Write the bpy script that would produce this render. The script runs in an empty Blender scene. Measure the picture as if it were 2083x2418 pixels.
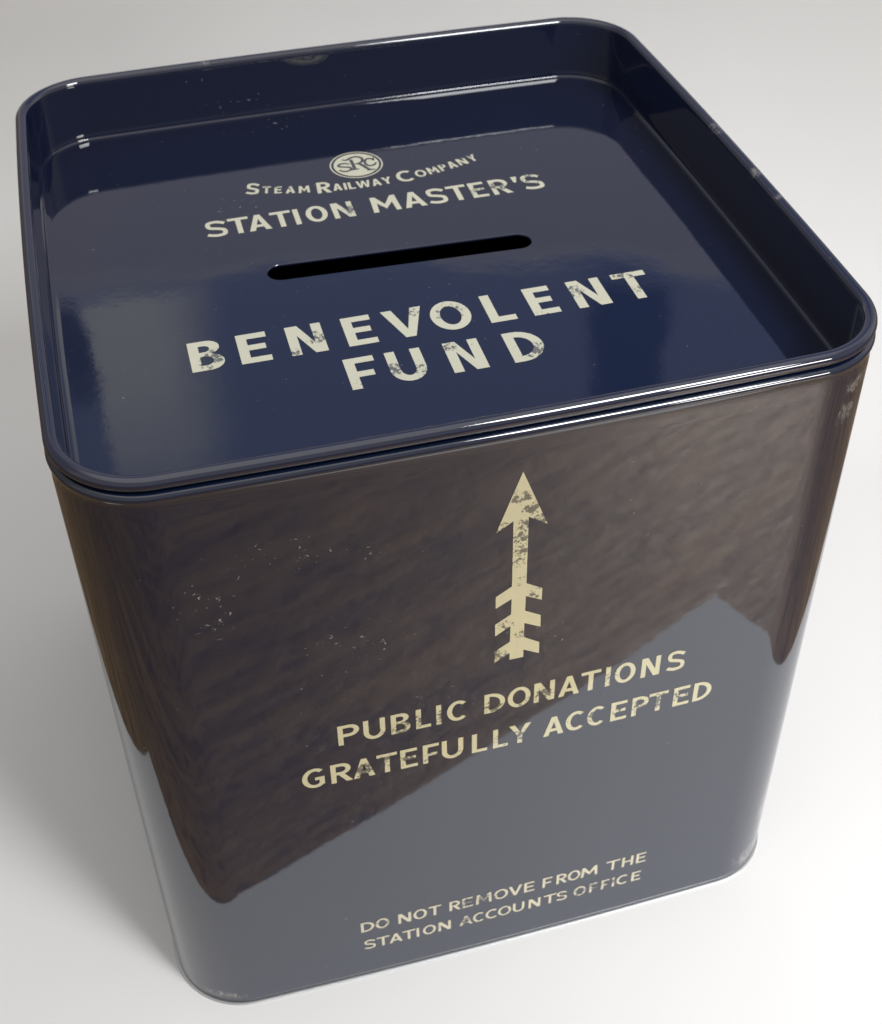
import bpy, bmesh, math, random
from mathutils import Vector, Matrix, Euler
import mathutils

random.seed(4)
scene = bpy.context.scene
COL = scene.collection
U = 0.1            # one model unit = the width of the tin = 0.1 m

# ------------------------------------------------------------------ camera
cam_d = bpy.data.cameras.new('camera')
cam = bpy.data.objects.new('camera', cam_d)
COL.objects.link(cam)
CAM = Vector((-0.3722, -1.6273, 2.0587))
RR = ((0.9638, -0.2666, -0.0091), (0.1802, 0.6254, 0.7592), (0.1967, 0.7333, -0.6508))
m = Matrix((RR[0], RR[1], [-v for v in RR[2]])).transposed()
q = m.to_quaternion()
cam.matrix_world = Matrix.Translation(CAM * U) @ q.to_matrix().to_4x4()
cam_d.sensor_fit = 'HORIZONTAL'
cam_d.sensor_width = 36.0
cam_d.lens = 3270.87 / 2083 * 36
cam_d.shift_x = -0.0078
cam_d.shift_y = -0.0596 * 2418 / 2083
cam_d.clip_start = 0.01
cam_d.clip_end = 50
cam_d.dof.use_dof = True
cam_d.dof.focus_distance = 1.60 * U
cam_d.dof.aperture_fstop = 85
scene.camera = cam

# ------------------------------------------------------------------ view
scene.view_settings.view_transform = 'Standard'
scene.view_settings.look = 'None'
scene.view_settings.gamma = 1
scene.view_settings.exposure = 0
scene.view_settings.use_curve_mapping = False
scene.cycles.max_bounces = 10
scene.cycles.glossy_bounces = 6
scene.cycles.use_denoising = True


# ------------------------------------------------------------------ node helper
class NT:
    def __init__(self, tree):
        self.t = tree
        self.n = tree.nodes
        self.l = tree.links

    def node(self, kind, **kw):
        n = self.n.new(kind)
        for k, v in kw.items():
            setattr(n, k, v)
        return n

    def put(self, sock, v):
        if isinstance(v, (int, float)):
            sock.default_value = v
        elif isinstance(v, (tuple, list)):
            if len(sock.default_value) == 4 and len(v) == 3:
                v = (*v, 1)
            sock.default_value = v
        else:
            self.l.new(v, sock)

    def math(self, op, a, b=0.0, c=None, clamp=False):
        n = self.node('ShaderNodeMath', operation=op, use_clamp=clamp)
        self.put(n.inputs[0], a)
        self.put(n.inputs[1], b)
        if c is not None:
            self.put(n.inputs[2], c)
        return n.outputs[0]

    def vmath(self, op, a, b=(0, 0, 0)):
        n = self.node('ShaderNodeVectorMath', operation=op)
        self.put(n.inputs[0], a)
        self.put(n.inputs[1], b)
        return n.outputs['Value'] if op in ('LENGTH', 'DISTANCE', 'DOT_PRODUCT') else n.outputs[0]

    def step(self, v, lo, hi):          # smooth 0..1 ramp of v between lo and hi
        n = self.node('ShaderNodeMapRange', interpolation_type='SMOOTHSTEP')
        self.put(n.inputs['Value'], v)
        if lo <= hi:
            n.inputs['From Min'].default_value = lo
            n.inputs['From Max'].default_value = hi
        else:
            n.inputs['From Min'].default_value = hi
            n.inputs['From Max'].default_value = lo
            n.inputs['To Min'].default_value = 1
            n.inputs['To Max'].default_value = 0
        return n.outputs[0]

    def mix(self, f, a, b):
        n = self.node('ShaderNodeMix', data_type='RGBA')
        self.put(n.inputs[0], f)
        self.put(n.inputs[6], a)
        self.put(n.inputs[7], b)
        return n.outputs[2]

    def fmix(self, f, a, b):
        n = self.node('ShaderNodeMix', data_type='FLOAT')
        self.put(n.inputs[0], f)
        self.put(n.inputs[2], a)
        self.put(n.inputs[3], b)
        return n.outputs[0]

    def noise(self, vec, scale, detail=2.0, rough=0.5, dist=0.0):
        n = self.node('ShaderNodeTexNoise')
        self.put(n.inputs['Vector'], vec)
        n.inputs['Scale'].default_value = scale
        n.inputs['Detail'].default_value = detail
        n.inputs['Roughness'].default_value = rough
        n.inputs['Distortion'].default_value = dist
        return n.outputs[0]

    def bump(self, h, strength, dist, normal=None):
        n = self.node('ShaderNodeBump')
        n.inputs['Strength'].default_value = strength
        n.inputs['Distance'].default_value = dist
        self.put(n.inputs['Height'], h)
        if normal is not None:
            self.put(n.inputs['Normal'], normal)
        return n.outputs[0]


# ------------------------------------------------------------------ world: the room's soft daylight
world = bpy.data.worlds.new('World')
scene.world = world
world.use_nodes = True
W = NT(world.node_tree)
W.n.clear()
tc = W.node('ShaderNodeTexCoord')
dirv = tc.outputs['Generated']
wob = W.node('ShaderNodeTexNoise')
W.put(wob.inputs['Vector'], dirv)
wob.inputs['Scale'].default_value = 14
wob.inputs['Detail'].default_value = 2
wv = W.vmath('MULTIPLY', W.vmath('SUBTRACT', wob.outputs['Color'], (0.5, 0.5, 0.5)), (0.02, 0.02, 0.02))
dw = W.vmath('ADD', dirv, wv)
sx = W.node('ShaderNodeSeparateXYZ')
W.put(sx.inputs[0], dw)
az = W.math('MULTIPLY', W.math('ARCTAN2', sx.outputs[0], sx.outputs[1]), 57.29578)
el = W.math('MULTIPLY', W.math('ARCSINE', sx.outputs[2]), 57.29578)
leftdim = W.math('MULTIPLY', W.step(az, -12, -25), W.step(az, -110, -75))
upper = W.mix(leftdim, (0.43, 0.42, 0.405), (0.16, 0.155, 0.15))
upper = W.mix(W.math('MULTIPLY', W.step(sx.outputs[1], 0.15, -0.15), W.step(el, 60, 45)), upper, (0.25, 0.243, 0.233))
upper = W.mix(W.step(el, 45, 62), upper, (0.62, 0.60, 0.575))
base = W.mix(W.step(el, -6, 4), (0.10, 0.085, 0.07), upper)
# far side of the room: pale wall low down, dim above it, with a lit strip to the left
wallband = W.math('MULTIPLY', W.math('MULTIPLY', W.step(az, -16, -8), W.step(az, 70, 50)),
                  W.math('MULTIPLY', W.step(el, -6, 2), W.step(el, 33.1, 32.0)))
dim = W.math('MULTIPLY', W.math('MULTIPLY', W.step(az, -14, -10), W.step(az, 60, 45)),
             W.math('MULTIPLY', W.step(el, 32.0, 33.1), W.step(el, 62, 50)))
c1 = W.mix(dim, base, (0.135, 0.16, 0.25))
c2 = W.mix(wallband, c1, (0.245, 0.24, 0.27))
strip = W.math('MULTIPLY', W.math('MULTIPLY', W.step(az, -3.0, -2.4), W.step(az, 4.5, 0.5)),
               W.math('MULTIPLY', W.step(el, 32.8, 33.3), W.step(el, 44, 36)))
c3 = W.mix(strip, c2, (0.42, 0.43, 0.42))
dark = W.math('MULTIPLY', W.math('MULTIPLY', W.step(az, -4.6, -3.9), W.step(az, -2.4, -3.0)),
              W.math('MULTIPLY', W.step(el, 32.8, 33.3), W.step(el, 38, 36)))
c4 = W.mix(dark, c3, (0.05, 0.06, 0.10))
post = W.math('MULTIPLY', W.math('MULTIPLY', W.step(az, 21.5, 23.0), W.step(az, 26.5, 25.5)),
              W.math('MULTIPLY', W.step(el, 32.8, 34.0), W.step(el, 48, 44)))
c5 = W.mix(post, c4, (0.04, 0.06, 0.12))
bg = W.node('ShaderNodeBackground')
W.put(bg.inputs['Color'], c5)
bg.inputs['Strength'].default_value = 1.43
wo = W.node('ShaderNodeOutputWorld')
W.l.new(bg.outputs[0], wo.inputs['Surface'])

# ------------------------------------------------------------------ the window's light, front right
la = bpy.data.lights.new('window_light', 'AREA')
la.shape = 'RECTANGLE'
la.size = 0.17
la.size_y = 0.16
la.energy = 0.43
la.spread = math.radians(80)
la.color = (0.975, 0.99, 1.0)
lo = bpy.data.objects.new('window_light', la)
COL.objects.link(lo)
lo.location = (0.207, -0.370, 0.515)
AIM = Vector((0.100, -0.005, 0.0))
lo.rotation_euler = (AIM - lo.location).to_track_quat('-Z', 'Y').to_euler()


# added lamp, low at front right, to put a gleam on the varnished table
lb = bpy.data.lights.new('table_sheen_light', 'AREA')
lb.shape = 'SQUARE'
lb.size = 0.13
lb.energy = 0.155
lb.spread = math.radians(44)
lb.color = (1.0, 0.97, 0.93)
lbo = bpy.data.objects.new('table_sheen_light', lb)
COL.objects.link(lbo)
lbo.location = (0.285, -0.49, 0.235)
lbo.rotation_euler = (Vector((0.105, -0.165, 0.0)) - lbo.location).to_track_quat('-Z', 'Y').to_euler()


# ------------------------------------------------------------------ materials
def new_mat(name):
    mt = bpy.data.materials.new(name)
    mt.use_nodes = True
    t = NT(mt.node_tree)
    t.n.clear()
    out = t.node('ShaderNodeOutputMaterial')
    b = t.node('ShaderNodeBsdfPrincipled')
    t.l.new(b.outputs[0], out.inputs[0])
    co = t.node('ShaderNodeTexCoord').outputs['Object']
    mm = t.vmath('MULTIPLY', co, (1000, 1000, 1000))      # object coordinates in millimetres
    return mt, t, b, mm


NAVY = (0.0075, 0.0118, 0.038)
NAVY_BODY = (0.0045, 0.0108, 0.0350)


def tin_base(t, b, mm, colour):
    """lacquered tinplate: glossy, faintly wavy sheet metal under a printed coat"""
    wav = t.noise(mm, 0.05, 2.0, 0.45)
    peel = t.noise(mm, 0.55, 2.0, 0.5)
    n1 = t.bump(wav, 0.16, 0.0004)
    n2 = t.bump(peel, 0.10, 0.00004, n1)
    b.inputs['IOR'].default_value = 1.95
    smear = t.noise(mm, 0.12, 4.0, 0.6)
    t.put(b.inputs['Roughness'], t.math('MULTIPLY_ADD', smear, 0.03, 0.025))
    t.put(b.inputs['Base Color'], colour)
    t.l.new(n2, b.inputs['Normal'])


def gauss(t, mm, centre, radius):
    """soft spot mask round a point (mm), anisotropic radius"""
    v = t.vmath('DIVIDE', t.vmath('SUBTRACT', mm, centre), radius)
    return t.step(t.vmath('LENGTH', v), 1.0, 0.15)


def add_all(t, ms):
    r = ms[0]
    for k in ms[1:]:
        r = t.math('MAXIMUM', r, k)
    return r


def make_tin(name, specks, scuffs, colour=NAVY):
    mt, t, b, mm = new_mat(name)
    # tiny white dust specks everywhere plus denser clusters
    fine = t.noise(mm, 1.25, 3.0, 0.65, 0.6)
    sparse = t.step(t.noise(mm, 1.7, 1.0), 0.80, 0.83)
    col = t.mix(t.math('MULTIPLY', sparse, 0.35), colour, (0.45, 0.45, 0.45))
    if specks:
        cl = add_all(t, [gauss(t, mm, c, r) for c, r in specks])
        sp = t.step(t.math('ADD', fine, t.math('MULTIPLY', cl, 0.135)), 0.765, 0.85)
        sp = t.math('MULTIPLY', sp, t.step(cl, 0.02, 0.3))
        col = t.mix(t.math('MULTIPLY', sp, 0.6), col, (0.55, 0.54, 0.52))
    else:
        sp = 0.0
    if scuffs:
        cl = add_all(t, [gauss(t, mm, c, r) for c, r in scuffs])
        rag = t.noise(t.vmath('MULTIPLY', mm, (1.0, 1.0, 0.5)), 1.1, 6.0, 0.78, 0.8)
        sc = t.step(t.math('ADD', rag, t.math('MULTIPLY', cl, 0.26)), 0.62, 0.95)
        sc = t.math('MULTIPLY', sc, t.step(cl, 0.02, 0.4))
        col = t.mix(t.math('MULTIPLY', sc, 0.7), col, (0.42, 0.40, 0.37))
    tin_base(t, b, mm, col)
    return mt


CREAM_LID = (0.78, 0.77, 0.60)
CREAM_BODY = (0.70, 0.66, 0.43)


def make_print(name, cream, seed, zones, under=NAVY, r=2.6):
    """cream ink with rubbed and flaked patches (zones: x, height or y, strength in tin widths) that show the navy coat"""
    mt, t, b, mm = new_mat(name)
    off = t.vmath('ADD', mm, (seed * 17.3, seed * 5.1, seed * 9.7))
    flake = t.noise(off, 1.55, 4.0, 0.66)
    grit = t.noise(off, 3.0, 2.0, 0.6)
    ms = []
    for z in zones:
        x, y, k = z[:3]
        rr = (z[3] if len(z) > 3 else r)
        c = (x * 100, y * 100, ZF_MM) if under is NAVY else (x * 100, -50, y * 100)
        rad = (rr, rr, 30) if under is NAVY else (rr, 30, rr)
        ms.append(t.math('MULTIPLY', gauss(t, mm, c, rad), k))
    cl = add_all(t, ms)
    v = t.math('ADD', flake, t.math('MULTIPLY', cl, 0.215))
    hole = t.step(v, 0.68, 0.74)
    hole2 = t.math('MULTIPLY', t.step(grit, 0.56, 0.66), t.step(t.math('ADD', cl, t.math('MULTIPLY', flake, 0.5)), 0.55, 0.95))
    f = t.math('MULTIPLY', t.math('MAXIMUM', hole, hole2), 0.78)
    col = t.mix(t.math('MULTIPLY', t.noise(off, 0.8, 3), 0.16), cream, (0.45, 0.42, 0.30))
    tin_base(t, b, mm, t.mix(f, col, under))
    return mt


ZF_MM = 99.12
M_body = make_tin('navy_body_lacquer',
                  [((-27, -50, 95), (14, 9, 7)), ((-16, -50, 93), (10, 9, 5)), ((-19, -50, 78), (13, 9, 9)),
                   ((-9, -50, 66), (8, 9, 6)), ((5, -50, 72), (9, 9, 8)), ((-36, -50, 88), (8, 9, 14))],
                  [((45.5, -48.5, 103), (5, 5, 2.2)), ((47.5, -46.5, 95), (2.6, 4, 8)), ((44, -49, 99), (3, 3, 3)),
                   ((46.5, -47.5, 15), (3.5, 4, 11)), ((44.5, -48.5, 4), (6, 5, 4.5)), ((47.5, -46.5, 27), (2.2, 4, 6)), ((-44.0, -49, 2.5), (8, 5, 1.8))], NAVY_BODY)
M_lid = make_tin('navy_lid_lacquer',
                 [((-16, 47, 102), (13, 5, 4)), ((-10, 44, 99), (10, 6, 2)), ((-43, 42, 103), (5, 6, 6)),
                  ((-46, -5, 102), (4, 12, 6)), ((-20, 20, 99), (8, 8, 2))],
                 [((49.3, 5.5, 109.2), (1.6, 3.2, 1.5)), ((49.3, -8, 109.2), (1.6, 2.2, 1.5)), ((49.3, -15, 109.2), (1.2, 1.4, 1.2)), ((-20, 49.2, 109.2), (1.5, 1.6, 1.0))])
M_inside = make_tin('dark_inside_lacquer', [], [])
P_big = make_print('worn_cream_heading_ink', CREAM_LID, 1,
                   [(-.288, -.160, 1.1), (-.300, -.175, .8), (-.188, -.182, 1.0, 1.8), (-.150, -.158, .9), (-.018, -.135, .7), (.030, -.150, .9, 3.5), (.150, -.182, .4),
                    (.205, -.150, .9), (.283, -.128, .9), (.295, -.165, .8), (-.072, -.252, 1.0), (-.035, -.262, .9), (.006, -.225, .9, 2.0), (.112, -.262, 1.0, 3.2), (-.110, -.262, .4)])
P_mid = make_print('worn_cream_title_ink', CREAM_LID, 2,
                   [(-.042, .150, 1.0), (.156, .148, 1.0), (.188, .150, 1.0), (.243, .163, 1.0)])
P_arc = make_print('worn_cream_arc_ink', CREAM_LID, 5, [(-.140, .245, .9), (-.120, .245, .9), (.120, .240, .8), (.165, .255, .9), (.02, .22, .4)])
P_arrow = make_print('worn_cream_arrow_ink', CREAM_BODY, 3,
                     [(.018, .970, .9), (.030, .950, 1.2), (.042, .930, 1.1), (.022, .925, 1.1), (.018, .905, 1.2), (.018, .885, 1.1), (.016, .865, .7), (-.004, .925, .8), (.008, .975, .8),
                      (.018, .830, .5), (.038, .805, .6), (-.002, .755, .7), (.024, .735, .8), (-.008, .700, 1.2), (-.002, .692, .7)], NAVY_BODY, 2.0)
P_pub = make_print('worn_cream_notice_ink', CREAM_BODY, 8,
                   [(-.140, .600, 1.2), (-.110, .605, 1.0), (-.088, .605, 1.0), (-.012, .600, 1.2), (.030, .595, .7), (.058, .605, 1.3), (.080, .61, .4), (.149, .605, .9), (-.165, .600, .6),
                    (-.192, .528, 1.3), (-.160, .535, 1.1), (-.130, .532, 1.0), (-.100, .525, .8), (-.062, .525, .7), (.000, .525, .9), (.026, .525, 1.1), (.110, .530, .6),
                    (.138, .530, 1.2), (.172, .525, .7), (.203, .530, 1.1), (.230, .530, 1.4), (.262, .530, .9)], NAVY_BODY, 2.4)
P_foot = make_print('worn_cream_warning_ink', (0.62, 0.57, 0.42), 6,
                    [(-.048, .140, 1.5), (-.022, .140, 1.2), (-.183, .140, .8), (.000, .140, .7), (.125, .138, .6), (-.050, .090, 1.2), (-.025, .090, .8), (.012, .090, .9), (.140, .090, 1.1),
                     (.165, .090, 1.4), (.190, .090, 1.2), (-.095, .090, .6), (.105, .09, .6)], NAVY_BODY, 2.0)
P_badge = make_print('cream_emblem_ink', CREAM_LID, 7, [(-.03, .29, .4), (.02, .25, .4)])

M_badge_ink, _t, _b, _mm = new_mat('navy_emblem_ink')
tin_base(_t, _b, _mm, (0.05, 0.06, 0.075))

M_metal, _t, _b, _mm = new_mat('bare_tinplate')
_b.inputs['Metallic'].default_value = 1.0
_b.inputs['Base Color'].default_value = (0.60, 0.61, 0.63, 1)
_t.put(_b.inputs['Roughness'], _t.math('MULTIPLY_ADD', _t.noise(_mm, 0.8, 3), 0.15, 0.38))

M_paper, _t, _b, _mm = new_mat('white_paper')
_f = _t.noise(_mm, 0.35, 5.0, 0.6)
_b.inputs['Roughness'].default_value = 0.75
_b.inputs['IOR'].default_value = 1.4
_t.put(_b.inputs['Base Color'], _t.mix(_t.noise(_mm, 0.02, 3.0), (0.80, 0.80, 0.805), (0.855, 0.85, 0.845)))
_sp = _t.step(_t.noise(_mm, 0.9, 1.0), 0.83, 0.86)
_t.l.new(_t.bump(_t.math('ADD', _f, _t.math('MULTIPLY', _t.noise(_mm, 0.018, 2.0), 6.0)), 0.25, 0.00006), _b.inputs['Normal'])

M_wood, _t, _b, _mm = new_mat('brown_table_wood')
_vr = _t.node('ShaderNodeVectorRotate', rotation_type='Z_AXIS')
_vr.inputs['Angle'].default_value = math.radians(20)
_t.l.new(_mm, _vr.inputs['Vector'])
_mv = _t.vmath('MULTIPLY', _vr.outputs[0], (0.10, 1.0, 1.0))
_mv2 = _t.vmath('MULTIPLY', _vr.outputs[0], (0.32, 1.0, 1.0))
_g1 = _t.noise(_mv, 0.13, 5.0, 0.6, 0.3)
_g2 = _t.noise(_mv, 0.45, 4.0, 0.6, 0.2)
_pore = _t.noise(_mv2, 0.42, 5.0, 0.66, 0.6)
_gr = _t.math('ADD', _t.math('MULTIPLY', _g1, 0.6), _t.math('MULTIPLY', _g2, 0.4))
_wc = _t.mix(_t.step(_gr, 0.34, 0.66), (0.160, 0.098, 0.042), (0.33, 0.215, 0.095))
_wc = _t.mix(_t.math('MULTIPLY', _t.step(_pore, 0.50, 0.36), 0.55), _wc, (0.055, 0.035, 0.022))
_t.put(_b.inputs['Base Color'], _wc)
_b.inputs['Specular Tint'].default_value = (1.0, 0.86, 0.72, 1)
_b.inputs['IOR'].default_value = 1.8
_t.put(_b.inputs['Roughness'], _t.math('MULTIPLY_ADD', _g1, 0.12, 0.32))
_t.l.new(_t.bump(_t.math('ADD', _t.math('MULTIPLY', _gr, 0.6), _pore), 0.48, 0.0008), _b.inputs['Normal'])


# ------------------------------------------------------------------ object helpers
def link_mesh(name, me, mat, parent=None, smooth=False):
    o = bpy.data.objects.new(name, me)
    COL.objects.link(o)
    if mat is not None:
        for mt in (mat if isinstance(mat, (list, tuple)) else [mat]):
            me.materials.append(mt)
    if parent is not None:
        o.parent = parent
    if smooth:
        for p in me.polygons:
            p.use_smooth = True
    return o


def from_bm(name, bm, mat, parent=None, smooth=False):
    me = bpy.data.meshes.new(name)
    bmesh.ops.scale(bm, vec=(U, U, U), verts=bm.verts)
    bm.to_mesh(me)
    bm.free()
    return link_mesh(name, me, mat, parent, smooth)


R0 = 0.115
BOW = 0.005


def ring(inset, z, ns=36, na=26):
    """rounded square with gently bowed sides, counter-clockwise"""
    hw = 0.5 - inset
    r = max(R0 - inset, 0.02)
    pts = []
    for k in range(4):
        ca, sa = [(1, 0), (0, 1), (-1, 0), (0, -1)][k]
        rot = lambda x, y: (x * ca - y * sa, x * sa + y * ca)
        for i in range(ns):
            t = i / ns
            pts.append((*rot(-hw + r + (2 * hw - 2 * r) * t, -hw - BOW * (1 - (2 * t - 1) ** 2)), z))
        for i in range(na):
            a = -math.pi / 2 + math.pi / 2 * i / na
            pts.append((*rot(hw - r + r * math.cos(a), -hw + r + r * math.sin(a)), z))
    return pts


def sweep(bm, profile):
    rings = [[bm.verts.new(p) for p in ring(i, z)] for i, z in profile]
    n = len(rings[0])
    for a, b in zip(rings[:-1], rings[1:]):
        for i in range(n):
            j = (i + 1) % n
            bm.faces.new((a[i], a[j], b[j], b[i]))
    return rings


def arc_profile(ci, cz, r, a0, a1, n):
    """points (inset, z); angle 0 = outwards, 90 = up"""
    out = []
    for k in range(n + 1):
        a = math.radians(a0 + (a1 - a0) * k / n)
        out.append((ci - r * math.cos(a), cz + r * math.sin(a)))
    return out


def thing(name, label, cat, loc=(0, 0, 0)):
    o = bpy.data.objects.new(name, None)
    COL.objects.link(o)
    o.location = loc
    o.empty_display_size = 0.02
    o['label'] = label
    o['category'] = cat
    return o


# ------------------------------------------------------------------ table and paper
bm = bmesh.new()
bmesh.ops.create_cube(bm, size=1)
bmesh.ops.scale(bm, vec=(16, 14, 0.3), verts=bm.verts)
bmesh.ops.translate(bm, vec=(0.5, 2.0, -0.157), verts=bm.verts)
tb = from_bm('table_top', bm, M_wood)
tb['kind'] = 'structure'

C0 = Vector((0.675, -1.095))
ES = Vector((0.349, 0.937))
ET = Vector((-0.937, 0.349))
S_FLAT, S_R = 1.50, 1.0
bm = bmesh.new()
NS, NT_ = 60, 24
grid = []
for j in range(NS + 1):
    d = 3.2 * j / NS                       # distance along the sheet from its front edge
    if d <= S_FLAT:
        sp, zp = d, 0.0
    else:
        a = min((d - S_FLAT) / S_R, math.radians(82))
        rest = d - S_FLAT - a * S_R
        sp = S_FLAT + S_R * math.sin(a) + rest * math.cos(a)
        zp = S_R * (1 - math.cos(a)) + rest * math.sin(a)
    row = []
    for i in range(NT_ + 1):
        u = i / NT_
        t = (-0.08 * sp) * (1 - u) + (1.75 + 0.25 * sp) * u
        p = C0 + ES * sp + ET * t
        row.append(bm.verts.new((p.x, p.y, zp)))
    grid.append(row)
for j in range(NS):
    for i in range(NT_):
        bm.faces.new((grid[j][i], grid[j + 1][i], grid[j + 1][i + 1], grid[j][i + 1]))
bmesh.ops.recalc_face_normals(bm, faces=bm.faces)
bm.faces.ensure_lookup_table()
if bm.faces[0].normal.z < 0:
    bmesh.ops.reverse_faces(bm, faces=bm.faces)
ext = bmesh.ops.extrude_face_region(bm, geom=list(bm.faces))
vs = [g for g in ext['geom'] if isinstance(g, bmesh.types.BMVert)]
bmesh.ops.translate(bm, vec=(0, 0, -0.005), verts=vs)
bmesh.ops.recalc_face_normals(bm, faces=bm.faces)
paper = from_bm('paper_sheet', bm, M_paper, None, True)
paper.data.set_sharp_from_angle(angle=math.radians(40))
paper['label'] = 'plain white paper sheet under the navy tin, curving up behind it'
paper['category'] = 'paper'

# ------------------------------------------------------------------ the tin
H = 1.0829
ZF = 0.9912
tin = thing('money_tin', 'square navy blue money box tin with coin slot and worn cream lettering', 'money tin')

# body: bead under the lid, straight wall, tucked-in foot
bm = bmesh.new()
prof = [(0.0155, 1.054), (0.0150, 1.063), (0.0125, 1.0690)]
prof += arc_profile(0.0060, 1.0650, 0.0072, 125, -28, 16)
prof += [(0.0003, 1.0585), (0.0007, 1.0550), (0.0007, 1.048), (0.0005, 1.040), (0.0005, 1.03), (0.0005, 0.8), (0.0005, 0.5), (0.0005, 0.2),
         (0.0005, 0.03), (0.0005, 0.013), (0.0007, 0.0088), (0.0016, 0.0070), (0.0040, 0.0064), (0.03, 0.0064)]
rings = sweep(bm, prof[::-1])
bm.faces.new(rings[0][::-1])
bmesh.ops.recalc_face_normals(bm, faces=bm.faces)
body = from_bm('body', bm, M_body, tin, True)
body['label'] = 'navy tin body with worn cream arrow and lettering'

bm = bmesh.new()
prof = [(0.05, 0.0005), (0.004, 0.0005), (-0.0012, 0.0010), (-0.0026, 0.0016), (-0.0027, 0.0022), (-0.0014, 0.0028), (0.003, 0.0029), (0.02, 0.0029)]
sweep(bm, prof)
bmesh.ops.recalc_face_normals(bm, faces=bm.faces)
base = from_bm('base_rim', bm, M_metal, body, True)

# lid: rolled rim, inner wall, recessed panel with a coin slot
bm = bmesh.new()
SL, SH = 0.1900, 0.0192
prof = [(0.0160, 1.068), (0.0145, 1.0735)]
prof += arc_profile(0.0090, 1.0835, 0.0090, -122, 179, 28)
prof += [(0.01802, 1.079), (0.01805, 1.070), (0.0186, 1.004), (0.0189, 0.998), (0.0197, 0.9945), (0.0203, 0.9925), (0.0215, 0.9916), (0.0235, ZF), (0.031, ZF), (0.05, ZF)]
rings = sweep(bm, prof)


def slot_loop(l, h, z, n=14):
    pts = []
    for k in range(n + 1):
        a = -math.pi / 2 + math.pi * k / n
        pts.append((l - h + h * math.cos(a), h * math.sin(a), z))
    for k in range(n + 1):
        a = math.pi / 2 + math.pi * k / n
        pts.append((-l + h + h * math.cos(a), h * math.sin(a), z))
    ang = -0.0225 * 0 - 0.045 / 1.0 * 0.9
    ang = -0.045
    ca, sa = math.cos(ang), math.sin(ang)
    return [(x * ca - y * sa, x * sa + y * ca + 0.0025, zz) for x, y, zz in pts]


def loop_edges(bm, vs):
    out = []
    for i in range(len(vs)):
        a, b = vs[i], vs[(i + 1) % len(vs)]
        e = bm.edges.get((a, b)) or bm.edges.new((a, b))
        out.append(e)
    return out


sv = [bm.verts.new(p) for p in slot_loop(SL + 0.0012, SH + 0.0012, ZF)]
bmesh.ops.triangle_fill(bm, use_beauty=True, use_dissolve=False, edges=loop_edges(bm, rings[-1]) + loop_edges(bm, sv), normal=(0, 0, 1))
bmesh.ops.recalc_face_normals(bm, faces=bm.faces)
if sum(f.normal.z * f.calc_area() for f in bm.faces if abs(f.normal.z) > 0.9) < 0:
    bmesh.ops.reverse_faces(bm, faces=bm.faces)
lid = from_bm('lid', bm, M_lid, tin, True)
lid['label'] = 'recessed navy lid with rolled rim'

bm = bmesh.new()
loops = [(0.0012, ZF), (0.0006, ZF - 0.0004), (0.0001, ZF - 0.0015), (0.0, ZF - 0.003)]
prev = None
for d, z in loops:
    cur = [bm.verts.new(p) for p in slot_loop(SL + d, SH + d, z)]
    if prev:
        for i in range(len(cur)):
            j = (i + 1) % len(cur)
            bm.faces.new((prev[i], prev[j], cur[j], cur[i]))
    prev = cur
bmesh.ops.recalc_face_normals(bm, faces=bm.faces)
slot = from_bm('coin_slot', bm, M_inside, lid, True)
slot['label'] = 'dark rounded coin slot'


# ------------------------------------------------------------------ lettering: own letter shapes, flat ink on the tin
def arcpts(cx, cy, rx, ry, a0, a1, n=14):
    return [(cx + rx * math.cos(math.radians(a0 + (a1 - a0) * k / n)), cy + ry * math.sin(math.radians(a0 + (a1 - a0) * k / n))) for k in range(n + 1)]


def bowl(x0, xr, y0, y1):
    """half-round on the right, from (x0,y0) to (x0,y1)"""
    ry = (y1 - y0) / 2
    rx = min(xr - x0, ry * 1.15)
    return [(x0, y0)] + arcpts(xr - rx, (y0 + y1) / 2, rx, ry, -90, 90, 16) + [(x0, y1)]


def thick(pts, w, w_end=None):
    L, Rr = [], []
    n = len(pts)
    for i, p in enumerate(pts):
        a = pts[max(i - 1, 0)]
        b = pts[min(i + 1, n - 1)]
        dx, dy = b[0] - a[0], b[1] - a[1]
        d = math.hypot(dx, dy) or 1
        t = i / (n - 1)
        ww = w
        if w_end is not None:
            ww = w_end + (w - w_end) * min(1, math.sin(math.pi * t) * 1.8)
        L.append((p[0] - dy / d * ww / 2, p[1] + dx / d * ww / 2))
        Rr.append((p[0] + dy / d * ww / 2, p[1] - dx / d * ww / 2))
    return L + Rr[::-1]


def quads(outline):
    """cut a thick stroke's outline into the small quads along it"""
    h = len(outline) // 2
    L, Rr = outline[:h], outline[h:][::-1]
    return [('quad', L[i], Rr[i], Rr[i + 1], L[i + 1]) for i in range(h - 1)]


def cat_rom(P, n=9):
    out = []
    for i in range(len(P) - 1):
        p0, p1, p2, p3 = P[max(i - 1, 0)], P[i], P[i + 1], P[min(i + 2, len(P) - 1)]
        for k in range(n):
            t = k / n
            out.append(tuple(0.5 * ((2 * p1[c]) + (-p0[c] + p2[c]) * t + (2 * p0[c] - 5 * p1[c] + 4 * p2[c] - p3[c]) * t * t
                                    + (-p0[c] + 3 * p1[c] - 3 * p2[c] + p3[c]) * t ** 3) for c in (0, 1)))
    out.append(P[-1])
    return out


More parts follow.
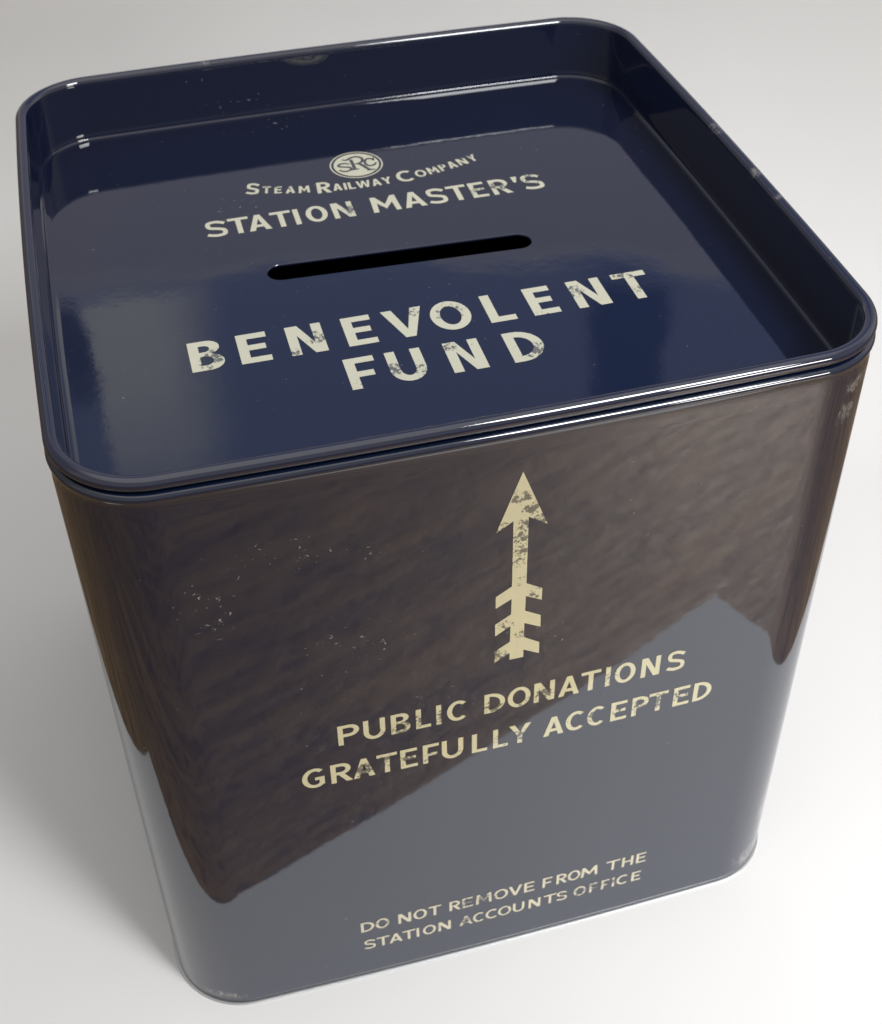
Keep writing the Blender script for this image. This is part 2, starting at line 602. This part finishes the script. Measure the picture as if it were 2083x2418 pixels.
def glyph(ch, W_, w):
    """closed outlines of a capital in a box W_ wide and 1 high, stem w"""
    a = w * 0.88
    if ch == 'I':
        x = (W_ - w) / 2
        return [[(x, 0), (x + w, 0), (x + w, 1), (x, 1)]]
    if ch == 'L':
        return [[(0, 0), (W_, 0), (W_, a), (w, a), (w, 1), (0, 1)]]
    if ch == 'T':
        c = W_ / 2
        return [[(c - w / 2, 0), (c + w / 2, 0), (c + w / 2, 1 - a), (W_, 1 - a), (W_, 1), (0, 1), (0, 1 - a), (c - w / 2, 1 - a)]]
    if ch == 'E':
        mdl = W_ * 0.90
        return [[(0, 0), (W_, 0), (W_, a), (w, a), (w, .5 - a / 2 + .02), (mdl, .5 - a / 2 + .02), (mdl, .5 + a / 2 + .02), (w, .5 + a / 2 + .02), (w, 1 - a), (W_ * .98, 1 - a), (W_ * .98, 1), (0, 1)]]
    if ch == 'F':
        mdl = W_ * 0.88
        y = .46
        return [[(0, 0), (w, 0), (w, y - a / 2), (mdl, y - a / 2), (mdl, y + a / 2), (w, y + a / 2), (w, 1 - a), (W_, 1 - a), (W_, 1), (0, 1)]]
    if ch == 'H':
        return [[(0, 0), (w, 0), (w, .5 - a / 2), (W_ - w, .5 - a / 2), (W_ - w, 0), (W_, 0), (W_, 1), (W_ - w, 1), (W_ - w, .5 + a / 2), (w, .5 + a / 2), (w, 1), (0, 1)]]
    if ch == 'N':
        k = w * 1.25
        return [[(0, 0), (w, 0), (w, .66), (W_ - k, 0), (W_, 0), (W_, 1), (W_ - w, 1), (W_ - w, .34), (k, 1), (0, 1)]]
    if ch == 'M':
        c = W_ / 2
        i = W_ * 0.05
        return [[(0, 0), (w, 0), (w + i * .9, .58), (c, .17), (W_ - w - i * .9, .58), (W_ - w, 0), (W_, 0), (W_ - i, 1), (W_ - i - w * .95, 1), (c, .47), (i + w * .95, 1), (i, 1)]]
    if ch == 'V':
        c = W_ / 2
        k = w * 1.12
        return [[(c - w * .52, 0), (c + w * .52, 0), (W_, 1), (W_ - k, 1), (c, .27), (k, 1), (0, 1)]]
    if ch == 'A':
        c = W_ / 2
        k = w * 1.12
        at = w * .52

        def xl(y): return (c - at) * y                         # outer left side
        ya, yb = .21, .21 + a
        inner = lambda y: k + (c - k) * y / (1 - .27)            # inner left side
        o = [(0, 0), (k, 0), (inner(ya), ya), (W_ - inner(ya), ya), (W_ - k, 0), (W_, 0), (c + at, 1), (c - at, 1)]
        return [o, [(inner(yb), yb), (W_ - inner(yb), yb), (c, .73)]]
    if ch == 'Y':
        c = W_ / 2
        k = w * 1.15
        return [[(c - w / 2, 0), (c + w / 2, 0), (c + w / 2, .42), (W_, 1), (W_ - k, 1), (c, .60), (k, 1), (0, 1), (c - w / 2, .42)]]
    if ch == 'W':
        q1, q3, c = W_ * .27, W_ * .73, W_ / 2
        k = w
        return [[(q1 - w * .5, 0), (q1 + w * .5, 0), (c, .66), (q3 - w * .5, 0), (q3 + w * .5, 0), (W_, 1), (W_ - k, 1), (q3, .32), (c + w * .45, 1), (c - w * .45, 1), (q1, .32), (k, 1), (0, 1)]]
    if ch == 'O':
        return [arcpts(W_ / 2, .5, W_ / 2, .515, 0, 352, 44), arcpts(W_ / 2, .5, W_ / 2 - w, .515 - a, 0, 352, 44)]
    if ch == 'U':
        ry = .40
        o = [(0, 1)] + arcpts(W_ / 2, ry, W_ / 2, ry + .012, 180, 360, 24) + [(W_, 1), (W_ - w, 1)] + arcpts(W_ / 2, ry, W_ / 2 - w, ry + .012 - a, 360, 180, 24) + [(w, 1)]
        return [o]
    if ch == 'D':
        return [[(0, 0)] + bowl(w, W_, 0, 1)[1:-1] + [(0, 1)], bowl(w, W_ - w, a, 1 - a)]
    if ch == 'P':
        return [[(0, 0), (w, 0), (w, .40)] + bowl(w, W_, .40, 1)[1:-1] + [(0, 1)], bowl(w, W_ - w, .40 + a, 1 - a)]
    if ch == 'R':
        m_ = W_ * .93
        bl = bowl(w, m_, .40, 1)[1:-1]
        return [[(0, 0), (w, 0), (w, .40), (W_ * .36, .40), (W_ - w * 1.22, 0), (W_, 0), (W_ * .62, .43)] + [p for p in bl if p[0] > W_ * .62 or p[1] > .6] + [(0, 1)], bowl(w, m_ - w, .40 + a, 1 - a)]
    if ch == 'B':
        m_ = W_ * .93
        lo_ = bowl(w, W_, 0, .545)[1:-1]
        up_ = bowl(w, m_, .53, 1)[1:-1]
        return [[(0, 0)] + [p for p in lo_ if p[1] < .53 or p[0] > m_ * .8][:-1] + [p for p in up_ if p[1] > .545] + [(0, 1)],
                bowl(w, W_ - w, a * .95, .535 - a * .40), bowl(w, m_ - w, .545 + a * .40, 1 - a * .95)]
    if ch == 'C':
        cx = W_ * .56
        rx = W_ * .56
        return [arcpts(cx, .5, rx, .515, 47, 313, 34) + arcpts(cx, .5, rx - w, .515 - a, 309, 51, 34)]
    if ch == 'G':
        cx = W_ * .55
        rx = W_ * .55
        xr = W_ * .97
        o = arcpts(cx, .5, rx, .515, 47, 312, 34) + [(xr, .11), (xr, .53), (W_ * .56, .53), (W_ * .56, .53 - a), (xr - w, .53 - a)]
        inn = [p for p in arcpts(cx, .5, rx - w, .515 - a, 322, 51, 30)]
        return [o + [(xr - w, inn[0][1])] + [p for p in inn if p[0] < xr - w - .005 or p[1] > .6]]
    if ch == 'S':
        h = a / 2
        P = [(W_ * .93, .80), (W_ * .74, .955 - h), (W_ * .48, 1.01 - h), (W_ * .20, .92 - h * .5), (h + .02, .74), (W_ * .22, .575), (W_ * .52, .50), (W_ * .82, .40), (W_ - h - .01, .245),
             (W_ * .80, .075 + h * .5), (W_ * .49, -.01 + h), (W_ * .22, .035 + h), (W_ * .05, .17)]
        return quads(thick(cat_rom(P), a))
    if ch == "'":
        return [[(W_ * .25, .62), (W_ * .62, .62), (W_, 1), (W_ * .15, 1)]]
    return []


def fill_loops(loops):
    """fill closed outlines (even-odd) to a flat triangle mesh; returns verts and faces"""
    cu = bpy.data.curves.new('outline', 'CURVE')
    cu.dimensions = '2D'
    cu.fill_mode = 'BOTH'
    for lp in loops:
        sp = cu.splines.new('POLY')
        sp.points.add(len(lp) - 1)
        for p, pt in zip(sp.points, lp):
            p.co = (pt[0], pt[1], 0, 1)
        sp.use_cyclic_u = True
    ob = bpy.data.objects.new('outline', cu)
    COL.objects.link(ob)
    dg = bpy.context.evaluated_depsgraph_get()
    me = bpy.data.meshes.new_from_object(ob.evaluated_get(dg))
    vs = [(v.co.x, v.co.y) for v in me.vertices]
    fs = [tuple(p.vertices) for p in me.polygons]
    bpy.data.objects.remove(ob)
    bpy.data.curves.remove(cu)
    bpy.data.meshes.remove(me)
    return vs, fs


EPS = 0.00035


def on_lid(x, y): return (x, y, ZF + EPS)


def on_face(x, z):
    hw = 0.4995
    t = (x + hw - R0) / (2 * hw - 2 * R0)
    return (x, -hw - BOW * max(0, 1 - (2 * t - 1) ** 2) - EPS, z)


def ink(name, pieces, place, mat, parent, label=None):
    """pieces: list of (loops, material index); one flat mesh of ink on the tin"""
    V, F, MI = [], [], []
    for pc in pieces:
        loops, mi, lift = pc if len(pc) == 3 else (*pc, 0.0)
        if loops[0][0] == 'quad':
            vs = [p for lp in loops for p in lp[1:]]
            fs = [tuple(range(4 * i, 4 * i + 4)) for i in range(len(loops))]
        else:
            vs, fs = fill_loops(loops)
        o = len(V)
        for v in vs:
            p = place(*v)
            if place is on_lid:
                p = (p[0], p[1], p[2] + lift)
            V.append(tuple(c * U for c in p))
        for f in fs:
            F.append(tuple(i + o for i in f))
            MI.append(mi)
    me = bpy.data.meshes.new(name)
    me.from_pydata(V, [], F)
    me.update()
    bm = bmesh.new()
    bm.from_mesh(me)
    want = Vector((0, 0, 1)) if place is on_lid else Vector((0, -1, 0))
    for f in bm.faces:
        f.normal_update()
        if f.normal.dot(want) < 0:
            f.normal_flip()
    bm.to_mesh(me)
    bm.free()
    o = link_mesh(name, me, mat, parent)
    for p, mi in zip(me.polygons, MI):
        p.material_index = mi
    if label:
        o['label'] = label
    return o


def lp_map(lp, fn):
    if lp[0] == 'quad':
        return ('quad', *[fn(*p) for p in lp[1:]])
    return [fn(*p) for p in lp]


def text_pieces(items, base_fn, cap, stem):
    out = []
    for ch, xl, xr in items:
        w_ = (xr - xl) / cap
        by = base_fn((xl + xr) / 2)
        loops = [lp_map(lp, lambda px, py: (xl + px * cap, by + py * cap)) for lp in glyph(ch, w_, stem)]
        out.append((loops, 0))
    return out


def zipx(text, xs):
    s = text.replace(' ', '')
    return [(c, xs[2 * i], xs[2 * i + 1]) for i, c in enumerate(s)]


# lid, large heading
ink('lettering', text_pieces(zipx('BENEVOLENT', [-.3206, -.2770, -.2572, -.2170, -.1918, -.1440, -.1167, -.0770, -.0615, -.0060, .0010, .0555, .0760, .1125, .1364, .1740, .1996, .2470, .2650, .3140]),
                             lambda x: -.1880 - .004 * (x + .32), .0645, .205), on_lid, P_big, lid, 'large worn cream lettering reading BENEVOLENT')
ink('lettering', text_pieces(zipx('FUND', [-.1324, -.0930, -.0780, -.0310, -.0005, .0460, .0797, .1270]),
                             lambda x: -.2793 - .012 * (x + .13), .0650, .205), on_lid, P_big, lid, 'large worn cream lettering reading FUND')
ink('lettering', text_pieces(zipx("STATIONMASTER'S", [-.2575, -.2260, -.2235, -.1930, -.1955, -.1625, -.1608, -.1300, -.1267, -.1179, -.1085, -.0765, -.0685, -.0370, -.0097, .0326, .0390, .0725,
                                                     .0770, .1065, .1098, .1400, .1445, .1690, .1769, .2070, .2125, .2235, .2270, .2590]),
                             lambda x: .1276, .0440, .178), on_lid, P_mid, lid, "cream lettering reading STATION MASTER'S")


# lid, company name on a shallow smile-shaped arc, small capitals
def arc_text():
    words = [('STEAM', -.1855, -.0895), ('RAILWAY', -.0790, .0380), ('COMPANY', .0480, .1850)]
    wid = dict(S=.62, T=.62, E=.56, A=.70, M=.84, R=.68, I=.24, L=.52, W=1.05, Y=.72, C=.82, O=.86, P=.56, N=.74)
    out = []
    capB, capS = .0325, .0205
    for wd, xa, xb in words:
        ws = [wid[c] * (capB if i == 0 else capS) for i, c in enumerate(wd)]
        gap = ((xb - xa) - sum(ws)) / (len(wd) - 1)
        x = xa
        for i, c in enumerate(wd):
            cap = capB if i == 0 else capS
            w_ = ws[i]
            xm = x + w_ / 2
            b_ = .2050 + 1.02 * (xm - .002) ** 2
            ang = math.atan(1.35 * (xm - .002))
            if i == 0:
                b_ -= .004
            ca, sa = math.cos(ang), math.sin(ang)
            lps = []
            for lp in glyph(c, wid[c], .19 if i == 0 else .20):
                lps.append(lp_map(lp, lambda px, py: (xm + (px * cap - w_ / 2) * ca - py * cap * sa, b_ + (px * cap - w_ / 2) * sa + py * cap * ca)))
            out.append((lps, 0))
            x += w_ + gap
    return out


ink('lettering', arc_text(), on_lid, P_arc, lid, 'small arched cream lettering reading STEAM RAILWAY COMPANY')


# lid, round emblem with the three interlaced initials
def emblem():
    cx, cy, r = -.0040, .2770, .0415
    E = lambda k: arcpts(cx, cy, r * k, r * k, 0, 354, 60)
    pieces = [([E(1.0), E(.945)], 0, 0.0), ([E(.855)], 0, 0.0)]
    T = lambda pts: [(cx + x * r, cy + y * r) for x, y in pts]
    K = []
    # R: tall, centre; stem with feet, looping bowl, long tail
    K.append(thick(cat_rom([(-.13, .43), (-.12, .1), (-.12, -.32)]), .13))
    K.append([(-.27, -.38), (.04, -.38), (.04, -.30), (-.27, -.30)])
    K.append(thick(cat_rom([(-.42, .50), (-.30, .44), (-.1, .56), (.12, .60), (.30, .44), (.26, .18), (.06, .06), (-.04, .06)]), .11, .06))
    K.append(thick(cat_rom([(.12, .04), (.24, -.16), (.36, -.42), (.44, -.50)]), .13, .10))
    K.append([(.30, -.56), (.62, -.56), (.60, -.48), (.32, -.48)])
    # S
    K.append(thick(cat_rom([(-.24, .10), (-.40, .20), (-.60, .18), (-.66, .04), (-.48, -.06), (-.28, -.14), (-.26, -.30), (-.44, -.40), (-.62, -.34), (-.68, -.22)]), .10, .07))
    # C
    K.append(thick(cat_rom([(.70, .16), (.62, .30), (.46, .30), (.36, .14), (.36, -.08), (.48, -.22), (.66, -.18), (.76, -.04)]), .10, .07))
    K.append([(.66, .14), (.74, .12), (.76, .36), (.70, .36)])
    for i, k in enumerate(K):
        pieces.append(([T(k)], 1, 0.00015 + 0.00003 * i))
    return pieces


ink('emblem', emblem(), on_lid, [P_badge, M_badge_ink], lid, 'round cream railway emblem with the initials SRC')

# body front: arrow, notice, warning
AX = .0178
arrow = [[(AX, 1.0105), (.0507, .9198), (.0266, .9375), (.0270, .8249), (.0481, .8103), (.0481, .7893), (.0268, .8022), (.0267, .7755), (.0478, .7614), (.0482, .7394),
          (.0264, .7529), (.0262, .7266), (.0477, .7104), (.0481, .6889), (.0264, .7025), (.0266, .6884), (.0079, .6884), (.0078, .7020), (-.0123, .6888), (-.0125, .7103), (.0078, .7235),
          (.0080, .7528), (-.0122, .7394), (-.0124, .7612), (.0083, .7745), (.0084, .8020), (-.0121, .7903), (-.0123, .8113), (.0084, .8245), (.0078, .9350), (-.0134, .9207)]]
ink('arrow', [(arrow, 0)], on_face, P_arrow, body, 'worn cream feathered arrow pointing up')
ink('lettering', text_pieces(zipx('PUBLICDONATIONS', [-.2230, -.1945, -.1891, -.1600, -.1523, -.1265, -.1187, -.0985, -.0910, -.0845, -.0765, -.0490, -.0252, .0035, .0072, .0390, .0440, .0730, .0785, .1085,
                                                     .1105, .1385, .1455, .1525, .1590, .1890, .1975, .2250, .2350, .2620]),
                             lambda x: .5888 - .002 * x, .0395, .175), on_face, P_pub, body, 'worn cream lettering reading PUBLIC DONATIONS')
ink('lettering', text_pieces(zipx('GRATEFULLYACCEPTED', [-.2760, -.2450, -.2373, -.2080, -.2069, -.1775, -.1745, -.1465, -.1420, -.1185, -.1109, -.0885, -.0845, -.0545, -.0422, -.0205, -.0122, .0090, .0105, .0420,
                                                        .0602, .0900, .0925, .1200, .1240, .1500, .1590, .1830, .1903, .2150, .2155, .2440, .2528, .2775, .2832, .3110]),
                             lambda x: .5125 - .009 * (x + .27), .0400, .175), on_face, P_pub, body, 'worn cream lettering reading GRATEFULLY ACCEPTED')
ink('lettering', text_pieces(zipx('DONOTREMOVEFROMTHE', [-.2163, -.1955, -.1935, -.1725, -.1581, -.1380, -.1342, -.1130, -.1104, -.0905, -.0773, -.0590, -.0568, -.0395, -.0348, -.0093, -.0055, .0170, .0180, .0400,
                                                        .0433, .0600, .0735, .0895, .0964, .1143, .1150, .1360, .1373, .1650, .1791, .2022, .2060, .2250, .2300, .2465]),
                             lambda x: .1280 - .004 * (x + .2), .0260, .165), on_face, P_foot, body, 'small worn cream lettering reading DO NOT REMOVE FROM THE')
ink('lettering', text_pieces(zipx('STATIONACCOUNTSOFFICE', [-.2135, -.1955, -.1937, -.1735, -.1741, -.1530, -.1530, -.1325, -.1314, -.1256, -.1205, -.0995, -.0955, -.0755, -.0615, -.0400, -.0395, -.0210, -.0190, .0010,
                                                           .0015, .0230, .0260, .0450, .0520, .0716, .0770, .0982, .0985, .1165, .1275, .1480, .1540, .1680, .1740, .1875, .1920, .1973, .2000, .2200, .2259, .2415]),
                             lambda x: .0780 - .002 * (x + .2), .0250, .165), on_face, P_foot, body, 'small worn cream lettering reading STATION ACCOUNTS OFFICE')
